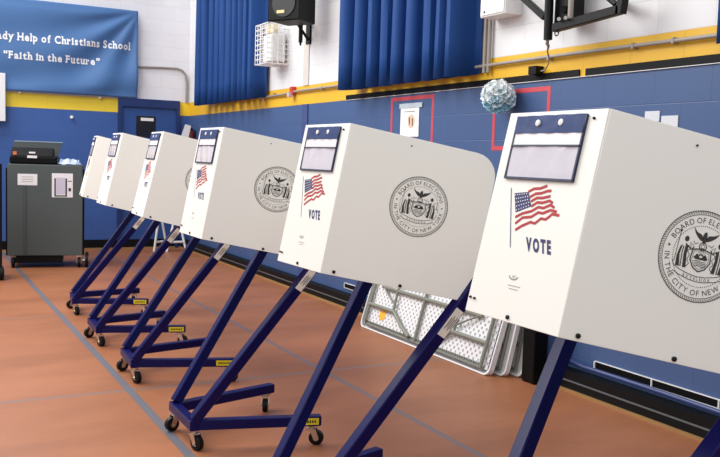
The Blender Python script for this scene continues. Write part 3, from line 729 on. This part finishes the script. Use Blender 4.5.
tag(wg, 'white twin emergency light inside a wire guard below the loudspeaker', 'emergency light')
tag(MB().tube([(WX - .02, 9.66, 3.6), (WX - .02, 9.66, 2.10)], .011, WHITEMET).build('wall_pipe', smooth=True), 'thin white vertical pipe beside the curtain nearest the corner', 'pipe')
# fire alarm
fa = empty('fire_alarm', (WX, 8.77, 2.14))
MB().box((-.05, -.04, -.02), (0, .04, .07), mat('alarm_red', (196, 60, 50), .4)).build('housing', fa, bevel=.006)
MB().box((-.085, -.03, -.045), (-.03, .03, -.0), mat('alarm_lens', (200, 180, 190), .2)).build('lens', fa, bevel=.004)
tag(fa, 'small red fire alarm on the yellow stripe between the curtains', 'fire alarm')
# ------------------------------------------------------------------ white wall box and drop conduit
wb = empty('electrical_box', (WX, 5.0, 2.475))
MB().box((-.15, -.16, 0), (0, .13, .45), WHITEMET).build('enclosure', wb, bevel=.005)
MB().box((-.158, -.15, .012), (-.15, .12, .44), WHITEMET).build('cover', wb, bevel=.002)
MB().cyl((-.162, .07, .035), (-.157, .07, .035), .008, BLACK, 10).build('lock', wb)
tag(wb, 'white electrical box on the right wall right of the wide curtain', 'electrical box')
mb = MB(); 
for y in (5.17, 5.22): mb.tube([(WX - .03, y, 3.0), (WX - .03, y, 2.10)], .016, COND)
o = mb.build('conduit_drop', smooth=True); tag(o, 'grey vertical conduit pair beside the white electrical box', 'conduit')
# ------------------------------------------------------------------ backboard frame
bb = empty('backboard_bracket', (WX, 4.2, 2.3))
def W2(y, z, off): # wall-plane coordinates moved along the line of sight to a distance off the wall
    k = (WX - off) / WX; return V3((-off, y * k - 4.2, 1.4352 + (z - 1.4352) * k - 2.3))
mb = MB(); mb.bar(W2(4.49, 2.345, .22), W2(3.90, 2.385, .22), .05, .052, BLACKMET); mb.build('lower_arm', bb)
mb = MB(); mb.bar(W2(3.90, 2.36, .22), W2(3.86, 2.60, .22), .05, .05, BLACKMET); mb.tube([W2(4.16, 2.62, .22), W2(4.05, 2.50, .22), W2(3.94, 2.42, .22)], .018, BLACKMET, 8); mb.build('end_arm', bb)
mb = MB(); mb.cyl(W2(4.555, 2.275, .20), W2(4.565, 2.75, .20), .028, BLACKMET, 16); mb.build('crank_tube', bb, smooth=True)
mb = MB(); mb.bar(W2(4.60, 2.43, .14), W2(4.96, 2.68, .14), .035, .04, BLACKMET); mb.build('brace', bb)
mb = MB(); mb.box(W2(4.50, 2.37, .16), W2(4.50, 2.37, .16) + V3((.10, -.16, .45)), BLACKMET)
mb.cyl(W2(4.455, 2.40, .27), W2(4.455, 2.40, .20), .012, CHROME, 10); mb.cyl(W2(4.39, 2.40, .27), W2(4.39, 2.40, .20), .012, CHROME, 10); mb.build('mounting_block', bb)
MB().cyl(W2(4.345, 2.36, .22), W2(4.345, 2.8, .22), .017, COND, 12).build('spring_rod', bb, smooth=True)
mb = MB(); rr = [W2(4.47, 2.31, .2) + V3((0, .018 * math.cos(t * .7854), .018 * math.sin(t * .7854))) for t in range(9)]; mb.tube(rr, .004, BLACKMET, 6); mb.build('ring', bb)
# wall mounts that carry the frame
mb = MB(); mb.bar(W2(4.42, 2.46, .20), V3((-.01, .12, .14)), .04, .04, BLACKMET); mb.bar(W2(3.90, 2.40, .20), V3((-.01, -.30, .12)), .04, .04, BLACKMET); mb.build('standoff', bb)
tag(bb, 'black steel folding arm frame with crank tube high on the right wall', 'wall bracket')
mb = MB(); k = lambda y, z, off: (WX - off, y * (WX - off) / WX, 1.4352 + (z - 1.4352) * (WX - off) / WX)
mb.tube([k(4.557, 2.28, .20), k(4.56, 2.25, .19), k(4.545, 2.23, .16), k(4.555, 2.20, .12), k(4.535, 2.15, .08), k(4.54, 2.11, .06), k(4.57, 2.075, .05), k(4.61, 2.07, .05)], [.009, .012, .009, .005, .005, .005, .005, .005], COND, 8)
mb.box((WX - .07, 4.58, 2.045), (WX - .005, 4.66, 2.10), BLACK)
tag(mb.build('hanging_cable', smooth=True), 'short cable from crank tube to a black plug on the wall strip', 'cable')

# ------------------------------------------------------------------ tape outlines, notices, pom-pom
TAPE = mat('red_tape', (196, 70, 82), .5, var=.12, scale=20)
def tape(y0, y1, z0, z1, label, part=False):
    mb = MB(); t = .032
    segs = [((y0, z1 - t), (y1, z1)), ((y0, z0), (y0 + t, z1 - t)), ((y1 - t, z0), (y1, z1 - t)), ((y0 + t, z0), (y1 - t, z0 + t))]
    for (a, c), (e, f) in segs: mb.box((WX - .0015, a, c), (WX, e, f), TAPE)
    tag(mb.build('tape_outline'), label, 'tape')
tape(5.93, 6.63, 1.52, 1.985, 'red tape rectangle around the paper notice on blue wall')
tape(4.50, 5.13, 1.53, 1.965, 'red tape rectangle beside the paper pom-pom on blue wall')
nt_ = empty('paper_notice', (WX, 6.30, 1.80))
MB().box((-.006, -.15, -.16), (-.002, .15, .11), PAPER).build('sheet', nt_)
mb = MB(); mb.box((-.010, -.20, .085), (-.006, .17, .125), mat('clear_tape', (186, 200, 212), .3)); mb.build('tape_strip', nt_)
mb = MB(); 
mb.add([(-.0066, -.03 + .055 * math.cos(i * .6) * (1 + .2 * (i % 2)), -.03 + .06 * math.sin(i * .6)) for i in range(10)], [tuple(range(10))], mat('pale_orange_print', (216, 186, 160), .7))
for y_, z_ in ((-.06, -.07), (-.01, -.06)): mb.add([(-.0070, y_, z_), (-.0070, y_ + .014, z_), (-.0070, y_ + .02, z_ + .06), (-.0070, y_ + .004, z_ + .07)], [(0, 1, 2, 3)], INK)
mb.box((-.0072, -.09, .05), (-.0066, .09, .058), GREYINK); mb.build('print', nt_)
tag(nt_, 'white paper notice taped inside the red tape rectangle', 'notice')
for i, (y, z, a, c, l_) in enumerate(((3.60, 1.735, .055, .03, 'small white card on blue wall above nearest booth, left one'), (3.47, 1.700, .06, .035, 'small white card on blue wall above nearest booth, right one'))):
    o = MB().box((WX - .006, y - a, z - c), (WX, y + a, z + c), mat('pale_card', (206, 212, 220), .6)).build('wall_card', bevel=.001); tag(o, l_, 'card')
pc = V3((WX - .13, 4.90, 1.905)); rnd = random.Random(4)
PW = mat('white_tissue', (245, 250, 252), .8, var=.03); PBL = mat('light_blue_tissue', (165, 220, 240), .8, var=.08)
mb = MB()
for i in range(84):
    z = 1 - 2 * (i + .5) / 84; t = i * 2.39996; r = math.sqrt(1 - z * z); n_ = V3((r * math.cos(t), r * math.sin(t), z))
    a = n_.orthogonal().normalized(); c = n_.cross(a); sz = rnd.uniform(.05, .066); base = pc + n_ * rnd.uniform(.075, .09)
    vs = [base - n_ * .03]; K = 12
    for q in range(K):
        th = 6.28318 * q / K; rr = sz * (1 + .18 * rnd.uniform(-1, 1)); vs.append(base + (a * math.cos(th) + c * math.sin(th)) * rr + n_ * (.018 + .006 * (1 if q % 2 else -1)))
    mm = PW if (n_.z + .35 * rnd.uniform(-1, 1)) > -.2 else PBL
    mb.add(vs, [(0, 1 + q, 1 + (q + 1) % K) for q in range(K)], mm)
mb.ball(pc, .085, PW, 8)
tag(mb.build('paper_pompom'), 'white and light blue tissue paper pom-pom on the right wall', 'pom-pom')

# ------------------------------------------------------------------ grey ballot scanner cart
A = V3((1.085, 10.93, 0)); ux = V3((.838, -.164, 0)).normalized(); uy = V3((-ux.y, ux.x, 0))
ct = empty('ballot_scanner_cart', A, math.atan2(ux.y, ux.x))
Wc, Dc = .854, .62
mb = MB(); mb.box((0, 0, .15), (Wc, Dc, 1.25), GREYCART); mb.build('cabinet', ct, bevel=.008)
mb = MB(); mb.box((.17, -.006, .17), (.215, .002, 1.0), mat('cart_dark_strip', (70, 77, 80), .5)); mb.build('front_strip', ct)  # upright strip, a little darker than the cabinet front
mb = MB(); mb.box((.05, .02, .06), (.62, .5, .15), BLACK); mb.build('base_plate', ct)
for a_ in (Wc, -.02): MB().box((a_, .03, .15), (a_ + .02, .07, 1.2), BLACK).build('edge_trim', ct)
mb = MB(); mb.box((.115, -.004, 1.0), (.335, 0, 1.135), PAPER); 
for i in range(3): mb.box((.16, -.0055, 1.04 + i * .028), (.29, -.004, 1.045 + i * .028), GREYINK)
mb.build('white_label', ct)
mb = MB(); mb.box((.50, -.004, .86), (.74, 0, 1.15), PAPER); mb.box((.55, -.0055, .90), (.655, -.004, 1.10), mat('notice_lilac', (206, 200, 220), .6)); mb.box((.528, -.0055, .87), (.545, -.004, 1.09), INK); mb.box((.655, -.006, .87), (.672, -.004, 1.09), INK)
mb.box((.69, -.0055, .935), (.72, -.004, .975), INK); mb.box((.68, -.0055, 1.05), (.73, -.004, 1.065), GREYINK); mb.box((.54, -.0058, .87), (.66, -.0045, .885), INK); mb.build('instruction_notice', ct)['label'] = 'white instruction notice with drawing of the machine'
for x, y in ((.06, .05), (Wc - .04, .05), (.06, Dc - .06), (Wc - .04, Dc - .06)):
    mb = MB(); mb.box((x - .03, y - .03, .13), (x + .03, y + .03, .15), CHROME); mb.box((x - .028, y - .02, .05), (x - .022, y + .02, .13), CHROME); mb.box((x + .022, y - .02, .05), (x + .028, y + .02, .13), CHROME)
    c = mb.build('caster', ct); MB().tube([(x - .018, y, .06), (x - .012, y, .06), (x + .012, y, .06), (x + .018, y, .06)], [.05, .06, .06, .05], RUBBER, 20).build('wheel', c, smooth=True)
for y in (.06, .20):
    mb = MB(); mb.tube([(Wc + .03, y, .085), (Wc + .034, y, .085), (Wc + .064, y, .085), (Wc + .07, y, .085)], [.07, .085, .085, .07], RUBBER, 22); mb.cyl((Wc + .0, y, .085), (Wc + .074, y, .085), .02, CHROME, 12); mb.build('side_wheel', ct, smooth=True)
tag(ct, 'tall grey wheeled ballot scanner cart with white notices at the left', 'cart')
# scanner on top
sc = empty('ballot_scanner', A + V3((0, 0, 1.25)), math.atan2(ux.y, ux.x))
mb = MB(); mb.box((.02, .05, 0), (.56, .50, .10), BLACK); mb.build('body', sc, bevel=.02)
mb = MB(); mb.prism([(.03, .05, .10), (.03, .46, .10), (.03, .40, .19), (.03, .22, .20)], (.48, 0, 0), BLACK); mb.build('reader', sc, bevel=.01)
mb = MB(); mb.prism([(-.02, .50, .02), (.53, .50, .02), (.60, .56, .28), (.03, .56, .28)], (0, .03, .006), mat('dark_grey_lid', (44, 52, 54), .5)); mb.prism([(.03, .556, .272), (.60, .556, .272), (.60, .556, .282), (.03, .556, .282)], (0, .036, 0), mat('pale_blue_edge', (150, 176, 200), .5)); mb.build('lid', sc)['label'] = 'raised dark grey lid'
mb = MB(); mb.box((.24, .028, .13), (.31, .048, .15), PAPER); mb.box((.22, .028, .075), (.33, .048, .105), PAPER); mb.build('seal_tag', sc)
mb = MB(); mb.box((.06, .03, .11), (.10, .05, .15), mat('orange_tag', (220, 120, 60), .5)); mb.build('orange_tag', sc)
tag(sc, 'black ballot scanner with raised grey lid on the grey cart', 'ballot scanner')
mb = MB(); rnd = random.Random(2); nx_, ny_ = 10, 6; vs = []
for j in range(ny_ + 1):
    for i in range(nx_ + 1): vs.append((.56 + .27 * i / nx_, .06 + .36 * j / ny_, .012 + .075 * rnd.random() * (1 if 0 < i < nx_ and 0 < j < ny_ else .15)))
mb.add(vs, [(j * (nx_ + 1) + i, j * (nx_ + 1) + i + 1, (j + 1) * (nx_ + 1) + i + 1, (j + 1) * (nx_ + 1) + i) for j in range(ny_) for i in range(nx_)], mat('pale_plastic_bag', (186, 200, 226), .25))
bgd = mb.build('plastic_bag'); bgd.location = A + V3((0, 0, 1.245)); bgd.rotation_euler = (0, 0, math.atan2(ux.y, ux.x)); s_ = bgd.modifiers.new('solid', 'SOLIDIFY'); s_.thickness = .002
tag(bgd, 'crumpled pale plastic bag beside the ballot scanner on the grey cart', 'bag')
# second cart cut off by the left edge
c2 = empty('utility_cart', (.92, 9.95, 0), 0)
BX = -.55
for x, y in ((0, 0), (BX, 0), (0, .4), (BX, .4)):
    MB().cyl((x, y, .13), (x, y, 1.26), .014, BLACKMET, 10).build('post', c2)
    c = MB().box((x - .02, y - .02, .11), (x + .02, y + .02, .15), BLACKMET).build('caster', c2); MB().tube([(x - .03, y, .075), (x - .02, y, .075), (x + .02, y, .075), (x + .03, y, .075)], [.06, .075, .075, .06], RUBBER, 20).build('wheel', c, smooth=True)
for z in (.22, .62, 1.24): MB().box((BX - .01, -.02, z), (.01, .42, z + .025), BLACKMET).build('shelf', c2)
tag(c2, 'black wheeled utility cart cut off by the left edge', 'cart')
pf = MB().box((.45, 9.96, .97), (.905, 10.25, 1.19), mat('pink_folder', (214, 130, 140), .6)); o = pf.build('pink_box'); o.location = (0, 0, -.325); tag(o, 'pink box stacked on the blue box in the black cart at left edge', 'box')
o.location = (0, 0, 0)
o = MB().box((.45, 9.96, .645), (.90, 10.25, .965), mat('blue_box_card', (50, 84, 160), .6)).build('blue_box'); tag(o, 'blue box under the pink box on the black cart', 'box')
o = MB().box((.45, 9.96, .245), (.90, 10.25, .46), mat('olive_bag', (110, 116, 84), .7)).build('green_box'); tag(o, 'olive green box on lowest shelf of the black cart', 'box')

# ------------------------------------------------------------------ white folding trestle by the back wall
ts = empty('folding_trestle', (3.3, 12.3, 0))
def leg(a, c, nm='leg'): MB().tube([a, c], .017, WHITEMET, 8).build(nm, ts, smooth=True)
ap1 = (-.02, -.02, .62); ap2 = (.24, .02, .62)
leg((-.10, -.02, 0), ap1); leg((.13, .10, 0), ap1); leg((.06, -.12, 0), ap2); leg((.36, -.08, 0), ap2)
leg((-.075, -.02, .14), (.095, .07, .14), 'crossbar'); leg((.10, -.10, .14), (.33, -.06, .14), 'crossbar')
MB().bar((-.12, -.05, .64), (.36, .05, .64), .06, .05, WHITEMET).build('top_beam', ts)
tag(ts, 'white tubular folding trestle by the back wall behind the booths', 'trestle')
